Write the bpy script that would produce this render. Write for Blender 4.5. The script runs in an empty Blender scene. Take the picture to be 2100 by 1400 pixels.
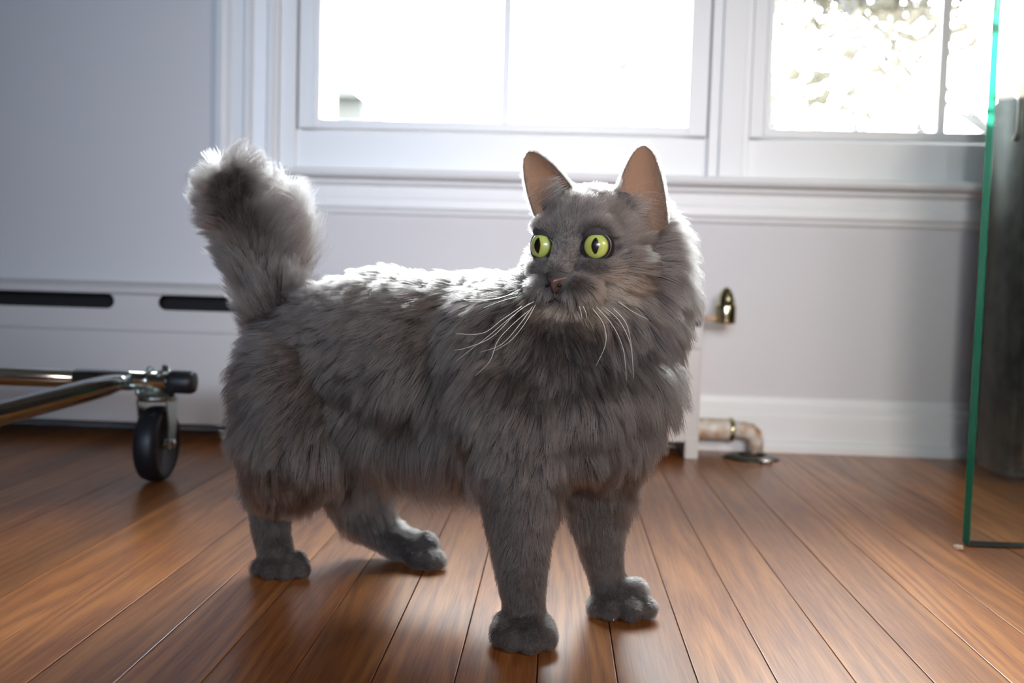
import bpy, bmesh, math, random
import numpy as np
from mathutils import Vector, Matrix
from mathutils.kdtree import KDTree

random.seed(7); rng = np.random.default_rng(7)
D = bpy.data; S = bpy.context.scene; COL = S.collection
PI = math.pi

# ------------------------------------------------------------------ camera, sky, lights, exposure
FPX = 2000.0; CAM_H = 0.28
yw, pt, rl = map(math.radians, (-2.62, 3.5, 1.66))
cf = np.array([math.sin(yw)*math.cos(pt), math.cos(yw)*math.cos(pt), -math.sin(pt)])
cr = np.cross(cf, [0, 0, 1]); cr /= np.linalg.norm(cr); cu = np.cross(cr, cf)
R_ = cr*math.cos(rl)+cu*math.sin(rl); U_ = -cr*math.sin(rl)+cu*math.cos(rl)
C_ = np.array([0, 0, CAM_H])
cam = D.objects.new('camera', D.cameras.new('camera')); COL.objects.link(cam)
m = Matrix.Identity(4)
for i in range(3):
    m[i][0] = R_[i]; m[i][1] = U_[i]; m[i][2] = -cf[i]; m[i][3] = C_[i]
cam.matrix_world = m
cam.data.sensor_width = 36; cam.data.lens = FPX/2100*36
cam.data.clip_start = 0.02; cam.data.clip_end = 200
cam.data.dof.use_dof = True; cam.data.dof.focus_distance = 0.765; cam.data.dof.aperture_fstop = 5.2
S.camera = cam

S.view_settings.view_transform = 'Standard'; S.view_settings.look = 'None'
S.view_settings.gamma = 1; S.view_settings.use_curve_mapping = False
S.view_settings.exposure = 0.0
S.cycles.max_bounces = 8; S.cycles.transmission_bounces = 6; S.cycles.transparent_max_bounces = 12
S.cycles.sample_clamp_indirect = 6

w = D.worlds.new('sky'); S.world = w; w.use_nodes = True
bg = w.node_tree.nodes['Background']; bg.inputs[0].default_value = (0.93, 0.97, 1.0, 1); bg.inputs[1].default_value = 38.0

def area(name, loc, target, sx, sy, power, col, spread=180):
    l = D.lights.new(name, 'AREA'); l.shape = 'RECTANGLE'; l.size = sx; l.size_y = sy
    l.energy = power; l.color = col; l.spread = math.radians(spread)
    o = D.objects.new(name, l); COL.objects.link(o); o.location = loc
    o.rotation_euler = (Vector(target)-Vector(loc)).to_track_quat('-Z', 'Y').to_euler()
    return o
area('cool_wall_fill', (-0.7, -2.4, 1.15), (-0.45, 1.7, 0.60), 1.0, 0.8, 2.4, (0.46, 0.70, 1.0), 34)  # unseen fill added to cool and brighten the left part of the window wall
area('neutral_wall_fill', (0.2, -2.4, 1.10), (0.12, 1.7, 0.45), 0.8, 0.8, 2.3, (1.0, 0.95, 0.95), 27)  # added fill, no real source: brightens the wall's middle, fading towards the edges
area('warm_right_fill', (1.5, -0.9, 1.2), (0.25, 1.1, 0.25), 0.6, 0.6, 3.5, (1.0, 0.83, 0.72), 62)  # added warm fill from the right, for the chest and right-hand wall

# ------------------------------------------------------------------ helpers
def ray(px, py): return cf+R_*(px-1050)/FPX-U_*(py-700)/FPX
def at(px, py, Y):                       # world point seen at a pixel, at world depth Y
    d = ray(px, py); return C_+d*(Y/d[1])
def atz(px, Y, z):                       # world point at depth Y and height z whose column is px
    x = 0.0
    for _ in range(6):
        v = np.array([x, Y, z])-C_; q = 1050+FPX*(v@R_)/(v@cf); x += (px-q)/FPX*Y
    return np.array([x, Y, z])

def mat(name, base=(0.8, 0.8, 0.8), rough=0.5, metal=0.0, **kw):
    m = D.materials.new(name); m.use_nodes = True; p = m.node_tree.nodes['Principled BSDF']
    p.inputs['Base Color'].default_value = (*base, 1); p.inputs['Roughness'].default_value = rough
    p.inputs['Metallic'].default_value = metal
    for k, v in kw.items(): p.inputs[k.replace('_', ' ')].default_value = v
    return m
def N(m, t, **kw):
    n = m.node_tree.nodes.new(t)
    for k, v in kw.items(): setattr(n, k, v)
    return n
def L(m, a, b): m.node_tree.links.new(a, b)
def noisy(m, scale=60, c1=None, c2=None, bump=0.0, stretch=(1, 1, 1), detail=4):
    p = m.node_tree.nodes['Principled BSDF']
    tc = N(m, 'ShaderNodeTexCoord'); mp = N(m, 'ShaderNodeMapping'); mp.inputs['Scale'].default_value = stretch
    nz = N(m, 'ShaderNodeTexNoise'); nz.inputs['Scale'].default_value = scale; nz.inputs['Detail'].default_value = detail
    L(m, tc.outputs['Object'], mp.inputs[0]); L(m, mp.outputs[0], nz.inputs['Vector'])
    if c1:
        cr_ = N(m, 'ShaderNodeValToRGB'); cr_.color_ramp.elements[0].color = (*c1, 1); cr_.color_ramp.elements[1].color = (*c2, 1)
        cr_.color_ramp.elements[0].position = 0.3; cr_.color_ramp.elements[1].position = 0.7
        L(m, nz.outputs['Fac'], cr_.inputs[0]); L(m, cr_.outputs[0], p.inputs['Base Color'])
    if bump:
        b = N(m, 'ShaderNodeBump'); b.inputs['Strength'].default_value = bump; b.inputs['Distance'].default_value = 0.001
        L(m, nz.outputs['Fac'], b.inputs['Height']); L(m, b.outputs[0], p.inputs['Normal'])
    return m

def obj(name, me, mt, parent=None, smooth=False):
    if isinstance(me, bmesh.types.BMesh):
        b = me; me = D.meshes.new(name); bmesh.ops.recalc_face_normals(b, faces=b.faces); b.to_mesh(me); b.free()
    o = D.objects.new(name, me); COL.objects.link(o)
    if mt: 
        for q in (mt if isinstance(mt, (list, tuple)) else [mt]): me.materials.append(q)
    if smooth:
        for p in me.polygons: p.use_smooth = True
    if parent: o.parent = parent
    return o
def thing(name, label, cat, loc=(0, 0, 0), group=None):
    o = D.objects.new(name, None); COL.objects.link(o); o.location = loc; o.empty_display_size = .02
    o['label'] = label; o['category'] = cat
    if group: o['group'] = group
    return o
def keep(o, parent):                     # parent with the world position kept (roots have no rotation)
    o.parent = parent; o.location = Vector(o.location)-parent.matrix_basis.translation; return o
def struct(o): o['kind'] = 'structure'; return o

def box(b, x0, x1, y0, y1, z0, z1, bev=0.0):
    r = bmesh.ops.create_cube(b, size=1)
    for v in r['verts']:
        v.co = Vector((x0+(x1-x0)*(v.co.x+.5), y0+(y1-y0)*(v.co.y+.5), z0+(z1-z0)*(v.co.z+.5)))
    if bev:
        es = list({e for v in r['verts'] for e in v.link_edges})
        bmesh.ops.bevel(b, geom=es, offset=bev, segments=2, affect='EDGES', profile=.6)
def prism(b, prof, axis, a0, a1):        # profile polygon extruded along an axis; prof in the other two axes
    def mk(p, a):
        return {'x': (a, p[0], p[1]), 'y': (p[0], a, p[1]), 'z': (p[0], p[1], a)}[axis]
    v0 = [b.verts.new(mk(p, a0)) for p in prof]; v1 = [b.verts.new(mk(p, a1)) for p in prof]
    n = len(prof)
    for i in range(n): b.faces.new((v0[i], v0[(i+1) % n], v1[(i+1) % n], v1[i]))
    b.faces.new(v0[::-1]); b.faces.new(v1)
def tube(b, pts, rad, seg=12, cap=True):
    pts = [Vector(p) for p in pts]; n = len(pts)
    rad = rad if isinstance(rad, (list, tuple, np.ndarray)) else [rad]*n
    rings = []; up = None
    for i, p in enumerate(pts):
        t = (pts[min(i+1, n-1)]-pts[max(i-1, 0)]).normalized()
        if up is None: up = t.orthogonal().normalized()
        up = (up-t*up.dot(t)).normalized(); s = t.cross(up)
        rings.append([b.verts.new(p+(up*math.cos(a)+s*math.sin(a))*rad[i]) for a in [2*PI*k/seg for k in range(seg)]])
    for i in range(n-1):
        for k in range(seg): b.faces.new((rings[i][k], rings[i][(k+1) % seg], rings[i+1][(k+1) % seg], rings[i+1][k]))
    if cap: b.faces.new(rings[0][::-1]); b.faces.new(rings[-1])
def lathe(b, prof, c, axis, seg=24):     # prof: (radius, offset along axis)
    axis = Vector(axis).normalized(); u = axis.orthogonal().normalized(); s = axis.cross(u); c = Vector(c)
    rings = [[b.verts.new(c+axis*h+(u*math.cos(2*PI*k/seg)+s*math.sin(2*PI*k/seg))*max(r, 1e-5)) for k in range(seg)] for r, h in prof]
    for i in range(len(prof)-1):
        for k in range(seg): b.faces.new((rings[i][k], rings[i][(k+1) % seg], rings[i+1][(k+1) % seg], rings[i+1][k]))
    b.faces.new(rings[0][::-1]); b.faces.new(rings[-1])
def ellip(b, c, r, M=None, u=20, v=14):
    res = bmesh.ops.create_uvsphere(b, u_segments=u, v_segments=v, radius=1)
    M3 = M if M is not None else np.eye(3)
    for vv in res['verts']:
        q = M3 @ (np.array(vv.co)*np.array(r))+np.array(c); vv.co = Vector(q)
B = bmesh.new

# ------------------------------------------------------------------ materials
wall_paint = noisy(mat('wall_paint', (0.69, 0.68, 0.70), 0.75), 250, bump=0.12)
trim_paint = noisy(mat('trim_paint', (0.84, 0.85, 0.86), 0.38), 90, bump=0.05)
heater_paint = noisy(mat('heater_paint', (0.66, 0.65, 0.65), 0.45), 90, bump=0.05)
ceil_paint = mat('ceiling_paint', (0.5, 0.5, 0.5), 0.9)
room_paint = mat('room_paint', (0.24, 0.25, 0.28), 0.9)
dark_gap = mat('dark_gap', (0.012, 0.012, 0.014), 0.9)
chrome = mat('chrome', (0.62, 0.66, 0.66), 0.12, 1.0)
zinc = noisy(mat('zinc_steel', (0.45, 0.50, 0.46), 0.35, 1.0), 80, bump=0.1)
rubber = mat('black_rubber', (0.012, 0.012, 0.016), 0.45)
brass = mat('brass_nickel', (0.52, 0.47, 0.30), 0.18, 1.0)
pipe_paint = noisy(mat('painted_pipe', (0.6, 0.58, 0.52), 0.45), 45, (0.42, 0.20, 0.06), (0.78, 0.77, 0.72), 0.2)
plate_dark = mat('dark_plate', (0.035, 0.04, 0.035), 0.3, 0.6)

def wood(name):
    m = D.materials.new(name); m.use_nodes = True; p = m.node_tree.nodes['Principled BSDF']
    tc = N(m, 'ShaderNodeTexCoord'); oi = N(m, 'ShaderNodeObjectInfo')
    off = N(m, 'ShaderNodeVectorMath', operation='SCALE'); off.inputs[0].default_value = (17, 29, 11); L(m, oi.outputs['Random'], off.inputs['Scale'])
    add = N(m, 'ShaderNodeVectorMath', operation='ADD'); L(m, tc.outputs['Object'], add.inputs[0]); L(m, off.outputs[0], add.inputs[1])
    mp = N(m, 'ShaderNodeMapping'); mp.inputs['Scale'].default_value = (1.0, 0.07, 1.0); L(m, add.outputs[0], mp.inputs[0])
    # growth rings: sine bands across the board, pushed around by slow noise into cathedral arches
    nz = N(m, 'ShaderNodeTexNoise'); nz.inputs['Scale'].default_value = 13; nz.inputs['Detail'].default_value = 2; nz.inputs['Distortion'].default_value = 0.3
    L(m, mp.outputs[0], nz.inputs['Vector'])
    sx_ = N(m, 'ShaderNodeSeparateXYZ'); L(m, add.outputs[0], sx_.inputs[0])
    ph = N(m, 'ShaderNodeMath', operation='MULTIPLY_ADD'); ph.inputs[1].default_value = 420; L(m, sx_.outputs['X'], ph.inputs[0])
    am = N(m, 'ShaderNodeMath', operation='MULTIPLY'); am.inputs[1].default_value = 55; L(m, nz.outputs['Fac'], am.inputs[0]); L(m, am.outputs[0], ph.inputs[2])
    sn = N(m, 'ShaderNodeMath', operation='SINE'); L(m, ph.outputs[0], sn.inputs[0])
    fr = N(m, 'ShaderNodeMapRange'); fr.inputs['From Min'].default_value = -1; fr.inputs['To Max'].default_value = 1.0; L(m, sn.outputs[0], fr.inputs['Value'])
    n4 = N(m, 'ShaderNodeTexNoise'); n4.inputs['Scale'].default_value = 30; L(m, mp.outputs[0], n4.inputs['Vector'])
    n4r = N(m, 'ShaderNodeMapRange'); n4r.inputs['From Min'].default_value = .4; n4r.inputs['From Max'].default_value = .7; n4r.inputs['To Min'].default_value = .06; n4r.inputs['To Max'].default_value = .5; L(m, n4.outputs['Fac'], n4r.inputs['Value'])
    # fine pores
    mp2 = N(m, 'ShaderNodeMapping'); mp2.inputs['Scale'].default_value = (1.0, 0.035, 1.0); L(m, add.outputs[0], mp2.inputs[0])
    n2 = N(m, 'ShaderNodeTexNoise'); n2.inputs['Scale'].default_value = 600; n2.inputs['Detail'].default_value = 3; L(m, mp2.outputs[0], n2.inputs['Vector'])
    mixv = N(m, 'ShaderNodeMath', operation='MULTIPLY_ADD'); mixv.inputs[1].default_value = 1.0
    sc2 = N(m, 'ShaderNodeMath', operation='MULTIPLY'); sc2.inputs[1].default_value = 0.90; L(m, n2.outputs['Fac'], sc2.inputs[0])
    L(m, fr.outputs[0], mixv.inputs[0]); L(m, n4r.outputs[0], mixv.inputs[1]); L(m, sc2.outputs[0], mixv.inputs[2])
    r = N(m, 'ShaderNodeValToRGB'); e = r.color_ramp.elements
    e[0].position = 0.22; e[0].color = (0.16, 0.046, 0.014, 1); e[1].position = 0.85; e[1].color = (0.43, 0.170, 0.044, 1)
    k = r.color_ramp.elements.new(0.5); k.color = (0.29, 0.100, 0.025, 1)
    L(m, mixv.outputs[0], r.inputs[0])
    hs = N(m, 'ShaderNodeHueSaturation'); L(m, r.outputs[0], hs.inputs['Color'])
    v = N(m, 'ShaderNodeMapRange'); v.inputs['To Min'].default_value = 0.72; v.inputs['To Max'].default_value = 1.2
    L(m, oi.outputs['Random'], v.inputs['Value']); L(m, v.outputs[0], hs.inputs['Value']); L(m, hs.outputs[0], p.inputs['Base Color'])
    n3 = N(m, 'ShaderNodeTexNoise'); n3.inputs['Scale'].default_value = 12; L(m, tc.outputs['Object'], n3.inputs['Vector'])
    rr = N(m, 'ShaderNodeMapRange'); rr.inputs['To Min'].default_value = 0.285; rr.inputs['To Max'].default_value = 0.36
    L(m, n3.outputs['Fac'], rr.inputs['Value']); L(m, rr.outputs[0], p.inputs['Roughness'])
    b = N(m, 'ShaderNodeBump'); b.inputs['Strength'].default_value = 0.02; b.inputs['Distance'].default_value = 0.0004
    L(m, n2.outputs['Fac'], b.inputs['Height']); L(m, b.outputs[0], p.inputs['Normal'])
    p.inputs['Specular IOR Level'].default_value = 0.38; p.inputs['Coat Weight'].default_value = 0.14; p.inputs['Coat Roughness'].default_value = 0.12
    return m
floor_wood = wood('oak_floor')
floor_dark = mat('floor_joint', (0.03, 0.012, 0.008), 0.8)

# ------------------------------------------------------------------ room shell
WY = 1.707                                # inner face of the window wall
OX0, OX1, OZ0, OZ1 = -0.50, 1.02, 0.455, 1.45     # window opening
XL, XR, YB, ZC = -2.3, 2.3, -2.8, 2.45
b = B(); box(b, XL-.1, XR+.1, YB-.1, WY+.2, -0.06, -0.0125); floor = struct(obj('floor', b, floor_dark))
pl = {}
for Lp in (1.1, 1.5, 1.9):
    b = B(); box(b, -.0283, .0283, -Lp/2+.0004, Lp/2-.0004, -.012, 0, .0007)
    me = D.meshes.new('plank'); bmesh.ops.recalc_face_normals(b, faces=b.faces); b.to_mesh(me); b.free(); me.materials.append(floor_wood); pl[Lp] = me
for k in range(-38, 39):
    x = -0.0065+0.0573*(k+.5); y = WY-random.uniform(0, .8)*0-0.004
    first = True
    while y > -0.35:
        Lp = random.choice((1.1, 1.5, 1.9))
        if first: y += random.uniform(0, Lp*.2)*0; first = False
        o = D.objects.new('plank', pl[Lp]); COL.objects.link(o); o.parent = floor
        o.location = (x, y-Lp/2, random.uniform(-.0002, .0002)); y -= Lp
b = B(); box(b, XL, XR, YB, -0.9, -0.0124, 0.0)                        # the floor behind the camera
o = obj('rear_boards', b, floor_wood, floor)

b = B()
box(b, XL-.1, OX0, WY, WY+.16, -.05, ZC); box(b, OX1, XR+.1, WY, WY+.16, -.05, ZC)
box(b, OX0, OX1, WY, WY+.16, -.05, OZ0); box(b, OX0, OX1, WY, WY+.16, OZ1, ZC)
struct(obj('wall_back', b, wall_paint))
b = B(); box(b, XL-.1, XL, YB, WY, -.05, ZC); struct(obj('wall_left', b, room_paint))
b = B(); box(b, XR, XR+.1, YB, WY, -.05, ZC); struct(obj('wall_right', b, room_paint))
b = B(); box(b, XL-.1, XR+.1, YB-.1, YB, -.05, ZC); struct(obj('wall_front', b, room_paint))
b = B(); box(b, XL-.1, XR+.1, YB-.1, WY+.16, ZC, ZC+.08); struct(obj('ceiling', b, ceil_paint))

# baseboard right of the heater: moulded profile (y, z)
b = B()
prof = [(WY, 0), (WY-.022, 0), (WY-.022, .010), (WY-.018, .018), (WY-.012, .020), (WY-.012, .060), (WY-.009, .066), (WY-.009, .074), (WY-.004, .082), (WY-.003, .092), (WY, .094)]
prism(b, prof, 'x', 0.24, XR); struct(obj('baseboard_back', b, trim_paint))
b = B(); prism(b, prof, 'x', XL, -1.9); struct(obj('baseboard_left', b, trim_paint))

# window casing (left), mullion post, stool, apron
b = B()
cz0, cz1 = 0.468, 1.53
def flute(x0, x1, face=.022):            # profile (x, y) of a moulded casing, thickest at its outer edge
    W = x1-x0; f = WY-face
    return [(x0, WY), (x0, f), (x0+.10*W, f-.003), (x0+.18*W, f), (x0+.24*W, f+.007), (x0+.42*W, f+.007), (x0+.47*W, f+.001), (x0+.55*W, f+.001),
            (x0+.60*W, f+.009), (x0+.80*W, f+.011), (x0+.84*W, f+.005), (x0+.92*W, f+.005), (x0+.97*W, f+.011), (x1, f+.011), (x1, WY)]
prism(b, flute(-.603, -.497), 'z', cz0, cz1); struct(obj('trim_1', b, trim_paint))
b = B(); prism(b, [(2*.76-x, y) for x, y in flute(-.603+1.09, -.497+1.09)], 'z', cz0, cz1)
struct(obj('trim_2', b, trim_paint))
b = B(); box(b, -.62, 1.15, WY-.026, WY, 1.45, 1.55, .003); struct(obj('trim_3', b, trim_paint))
# stool
b = B()
Ys = WY-.045
prism(b, [(WY+.03, .468), (Ys+.006, .4665), (Ys+.001, .464), (Ys, .459), (Ys+.003, .4535), (Ys+.012, .451), (WY+.03, .451)], 'x', -.628, 1.15)
struct(obj('trim_4', b, trim_paint))
# apron below the stool
b = B()
prism(b, [(WY, .451), (WY-.024, .451), (WY-.022, .444), (WY-.014, .438), (WY-.013, .422), (WY-.016, .416), (WY-.016, .404), (WY-.011, .398), (WY-.009, .392), (WY, .390)], 'x', -.603, 1.12)
struct(obj('trim_5', b, trim_paint))
# mullion between the windows
b = B()
box(b, .249, .2665, WY-.004, WY+.06, .468, OZ1, .0015); box(b, .2665, .307, WY-.012, WY+.06, .468, OZ1, .002); box(b, .307, .318, WY-.004, WY+.06, .468, OZ1, .0015)
struct(obj('trim_6', b, trim_paint))

pane_glass = mat('window_glass', (1, 1, 1), 0.0, **{'Transmission_Weight': 1.0, 'IOR': 1.01})
nt = pane_glass.node_tree; nt.nodes.clear()
o_ = N(pane_glass, 'ShaderNodeOutputMaterial'); tr = N(pane_glass, 'ShaderNodeBsdfTransparent'); gl = N(pane_glass, 'ShaderNodeBsdfGlossy')
gl.inputs['Roughness'].default_value = 0.02; tr.inputs[0].default_value = (0.97, 0.99, 0.98, 1)
fz = N(pane_glass, 'ShaderNodeFresnel'); fz.inputs[0].default_value = 1.3; mx = N(pane_glass, 'ShaderNodeMixShader')
L(pane_glass, fz.outputs[0], mx.inputs[0]); L(pane_glass, tr.outputs[0], mx.inputs[1]); L(pane_glass, gl.outputs[0], mx.inputs[2]); L(pane_glass, mx.outputs[0], o_.inputs[0])

def window(n, x0, x1, gx0, gx1, mx_):
    yf = WY+.004                          # face of the sash
    root = D.objects.new('window_%d' % n, None); COL.objects.link(root); root['kind'] = 'structure'
    root.location = ((x0+x1)/2, yf, .468)
    def p(name, b, mt): return keep(obj(name, b, mt), root)
    b = B(); box(b, x0-.03 if n == 1 else x0-.002, x1+.002 if n == 1 else x1+.04, yf+.006, yf+.05, .468, .536, .002)
    p('sill_board', b, trim_paint)
    b = B()
    if n == 1: box(b, OX0, x0-.004, yf-.002, yf+.05, .468, OZ1, .001)
    else: box(b, x1+.004, OX1, yf-.002, yf+.05, .468, OZ1, .001)
    p('jamb', b, trim_paint)
    b = B()
    z0, zg, zt = .539, .5555, OZ1-.03
    box(b, x0, gx0, yf, yf+.035, z0, zt, .002); box(b, gx1, x1, yf, yf+.035, z0, zt, .002)
    box(b, gx0-.001, gx1+.001, yf, yf+.035, z0, zg, .002); box(b, gx0-.001, gx1+.001, yf, yf+.035, zt-.04, zt, .002)
    # thin inner bead
    box(b, gx0-.012, gx0-.007, yf-.004, yf+.01, z0+.004, zt, .001)
    p('sash_frame', b, trim_paint)
    b = B(); box(b, mx_-.0075, mx_+.0075, yf+.016, yf+.030, zg-.002, zt-.035, .001); p('muntin', b, trim_paint)
    for a, c in ((gx0, mx_), (mx_, gx1)):
        b = B(); box(b, a-.004, c+.004, yf+.022, yf+.025, zg-.004, zt-.036); p('pane', b, pane_glass)
    # outer frame and track, seen through the glass
    b = B(); box(b, OX0 if n == 1 else .29, gx0-.004, yf+.05, yf+.15, .468, OZ1); box(b, gx1+.004, .30 if n == 1 else OX1, yf+.05, yf+.15, .468, OZ1)
    box(b, OX0 if n == 1 else .30, .30 if n == 1 else OX1, yf+.05, yf+.15, .452, .52); p('outer_frame', b, trim_paint)
window(1, -.465, .247, -.427, .2135, -.1032)
window(2, .320, .976, .3545, .9415, .6475)

# ------------------------------------------------------------------ outdoors
snow = noisy(mat('pale_ground', (0.45, 0.44, 0.38), 0.9), 3, (0.12, 0.12, 0.10), (0.18, 0.17, 0.15))
b = B(); box(b, -40, 40, WY+.6, 60, -1.3, -1.2); struct(obj('outdoor_ground', b, snow))
bark = noisy(mat('bark', (0.12, 0.11, 0.11), 0.9), 30, (0.02, 0.02, 0.02), (0.045, 0.042, 0.042))
def leafmat(name, c):
    m = mat(name, c, 0.7); return m
gold_leaf = leafmat('gold_leaf', (0.028, 0.022, 0.010)); green_leaf = leafmat('pale_leaf', (0.018, 0.019, 0.018))
def tree(px, Y, h, label, leaf, nleaf, seed, group='trees outside the window', spread=1.0, leafsize=.05):
    r = random.Random(seed); base = at(px, 300, Y); base[2] = -1.2
    root = thing('tree', label, 'tree', tuple(base), group)
    b = B(); tips = []
    def grow(p, d, ln, rad, depth):
        pts = [p]; rr = [rad]; q = p.copy(); dd = d.copy(); n = 5
        for i in range(n):
            dd = (dd+Vector((r.uniform(-.16, .16), r.uniform(-.16, .16), r.uniform(-.02, .12)))).normalized(); q = q+dd*ln/n
            pts.append(q.copy()); rr.append(rad*(1-.55*(i+1)/n))
            if depth < 3 and i > 0:
                for _ in range(1 if depth else 2):
                    side = Vector((r.uniform(-1, 1), r.uniform(-1, 1), r.uniform(.0, .7))).normalized()
                    grow(q.copy(), (dd*.35+side*spread).normalized(), ln*r.uniform(.38, .58), rad*.42, depth+1)
        tube(b, pts, rr, 5 if depth else 8)
        if depth >= 2: tips.extend(pts[2:])
    grow(Vector((0, 0, 0)), Vector((0, 0, 1)), h, h*.018, 0)
    obj('trunk', b, bark, root, True)
    if nleaf:
        b = B()
        for _ in range(nleaf):
            c = r.choice(tips)+Vector((r.gauss(0, .12), r.gauss(0, .12), r.gauss(0, .12))); s = leafsize*r.uniform(.6, 1.3)
            a = Vector((r.gauss(0, 1), r.gauss(0, 1), r.gauss(0, 1))).normalized(); u = a.orthogonal().normalized(); v = a.cross(u)
            vs = [b.verts.new(c+u*s*i+v*s*.55*j) for i, j in ((-1, 0), (0, -1), (1, 0), (0, 1))]; b.faces.new(vs)
        f = obj('foliage', b, leaf, root); f['kind'] = 'stuff'
    return root
tree(1640, 13, 6.5, 'thin nearly bare tree at the left side of the right window', green_leaf, 3000, 3, spread=.9, leafsize=.08)
tree(2010, 7.5, 4.6, 'golden leaved tree seen behind the muntin of the right window', gold_leaf, 6000, 5, leafsize=.065)
tree(2230, 19, 8.0, 'golden leaved tree at the far right behind the glass pane', gold_leaf, 9000, 8, leafsize=.12)
tree(1800, 27, 9.5, 'distant slender tree with a few golden leaves in the middle of the right window', gold_leaf, 1500, 12, spread=.7, leafsize=.13)
# neighbouring house, its eave just showing in the lower left corner of the left window
house_m = noisy(mat('grey_siding', (0.03, 0.03, 0.028), 0.9), 6); roof_m = mat('grey_roof', (0.026, 0.026, 0.025), 0.9)
A = at(748, 205, 9.0); A2 = at(688, 158, 9.0)
hs = thing('house', 'pale grey corner of a house seen in the lower left corner of the left window', 'house', (A[0]-2.5, 9, -1.2))
b = B(); box(b, -2.5, 2.5, 0, 3, 0, A[2]+1.2); obj('wall', b, house_m, hs)
sl = (A2[2]-A[2])/(A[0]-A2[0]); hh = A[2]+1.2
b = B(); prism(b, [(2.5, hh), (0, hh+2.5*sl), (-2.5, hh), ], 'y', -.15, 3.1); obj('roof', b, roof_m, hs)

# ------------------------------------------------------------------ baseboard heater
HY = 1.59; HX1 = 0.236; HX0 = -2.2
ht = thing('baseboard_heater', 'long white metal baseboard heater with dark slots, below the window', 'heater', (-.6, HY, 0))
def hp(name, b, m, sm=False): return keep(obj(name, b, m, None, sm), ht)
ztop = .257; zs1, zs0 = .2415, .2165
b = B()   # hood: top plate with rolled front lip
prism(b, [(WY, ztop+.004), (HY+.02, ztop+.001), (HY+.004, ztop-.002), (HY-.004, ztop-.006), (HY-.006, ztop-.012), (HY-.004, zs1), (HY+.001, zs1), (HY+.002, ztop-.010), (HY+.02, ztop-.004), (WY, ztop-.001)], 'x', HX0, HX1)
hp('hood', b, heater_paint)
b = B()
prism(b, [(HY+.002, zs0), (HY, zs0-.002), (HY, .186), (HY-.0025, .184), (HY-.0025, .181), (HY, .179), (HY, .028), (HY+.010, .024), (HY+.010, .026), (HY+.003, .031), (HY+.003, zs0)], 'x', HX0, HX1)
hp('front_panel', b, heater_paint)
sx = [atz(p, HY, .229)[0] for p in (234, 324)]
gap = sx[1]-sx[0]; per = .42+gap
for k in range(-3, 3):
    xa, xb = sx[0]+k*per, sx[1]+k*per
    if xb < HX0 or xa > HX1-.02: continue
    r = (zs1-zs0)/2; b = B(); pr = []
    for a in np.linspace(-PI/2, PI/2, 9): pr.append((xa-r+r*math.cos(a)*1.0, (zs0+zs1)/2+r*math.sin(a)))
    pr = [(xa-r, zs0)]+pr+[(xa-r, zs1)]
    q = [(xa-r+r*math.cos(a), (zs0+zs1)/2+r*math.sin(a)) for a in np.linspace(-PI/2, PI/2, 9)]
    q2 = [(xb+r-r*math.cos(a), (zs0+zs1)/2+r*math.sin(a)) for a in np.linspace(PI/2, -PI/2, 9)]
    # bridge between two slots: straight top and bottom, concave ends
    V0 = []
    prism(b, [(xb+r, zs0-.001)]+[(xa-r, zs0-.001)]+q+[(xa-r, zs1+.001), (xb+r, zs1+.001)]+q2, 'y', HY+.0008, HY+.003)
    hp('slot_bridge', b, heater_paint)
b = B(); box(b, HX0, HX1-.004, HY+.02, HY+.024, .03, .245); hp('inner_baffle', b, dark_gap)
b = B(); box(b, HX1-.003, HX1, HY-.001, WY, .024, ztop, .0008); box(b, HX1-.022, HX1, HY-.002, HY+.012, .0, .035, .002); hp('end_cap', b, heater_paint)
for fx in (HX1-.011, -1.21):
    b = B(); box(b, fx-.0095, fx+.0095, HY+.03, WY-.01, .0, .03, .002); hp('foot', b, heater_paint)
b = B(); tube(b, [(HX0, HY+.06, .09), (HX1-.01, HY+.06, .09)], .012, 12); hp('inner_pipe', b, plate_dark, True)
# air valve with bullet shaped knob at the heater's end
k0 = atz(1486, 1.625, .2); kz = at(1486, 664, 1.625)[2]
av = thing('valve_knob', 'small brass bullet-shaped air valve sticking out of the end of the heater', 'valve', (k0[0], 1.625, kz))
b = B(); lathe(b, [(.0150, 0), (.0165, .001), (.0172, .004), (.0172, .028), (.0160, .032), (.0150, .033), (.0138, .041), (.0112, .050), (.0072, .057), (.003, .0605), (0, .0615)], (0, 0, 0), (0, 0, 1), 12); 
obj('cap', b, brass, av, True)
b = B(); tube(b, [(0, 0, .008), (HX1-.003-k0[0], 0, .008)], .0055, 12); obj('stem', b, pipe_paint, av, True)
# supply pipe fitting low at the end
pz = at(1475, 880, 1.65)[2]; px0 = HX1; pxe = atz(1512, 1.65, pz)[0]; pxd = atz(1548, 1.64, .03)[0]
pf = thing('pipe_fitting', 'white painted rusty pipe union and elbow coming out of the heater end by the floor', 'pipe', (px0, 1.65, pz))
b = B(); lathe(b, [(.020, 0), (.021, .001), (.021, .006), (.0175, .007), (.0185, .010), (.0185, pxe-px0-.016), (.0165, pxe-px0-.012)], (0, 0, 0), (1, 0, 0), 20); obj('coupling', b, pipe_paint, pf, True)
b = B(); lathe(b, [(.0195, 0), (.0205, .001), (.0205, .006), (.0195, .007)], (pxe-px0-.014, 0, 0), (1, 0, 0), 20); obj('union_ring', b, brass, pf, True)
ex = pxd-px0
b = B(); tube(b, [(pxe-px0-.008, 0, 0), (ex-.018, 0, 0), (ex-.008, 0, -.002), (ex-.001, 0, -.008), (ex+.003, 0, -.018), (ex+.004, 0, -pz+.004)], [.015, .015, .0155, .0155, .014, .0125], 16); obj('elbow', b, pipe_paint, pf, True)
e2 = thing('pipe_collar', 'dark round pipe collar lying loose on the floor under the pipe elbow', 'collar', (atz(1545, 1.60, 0)[0], 1.62, 0))
b = B()
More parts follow.
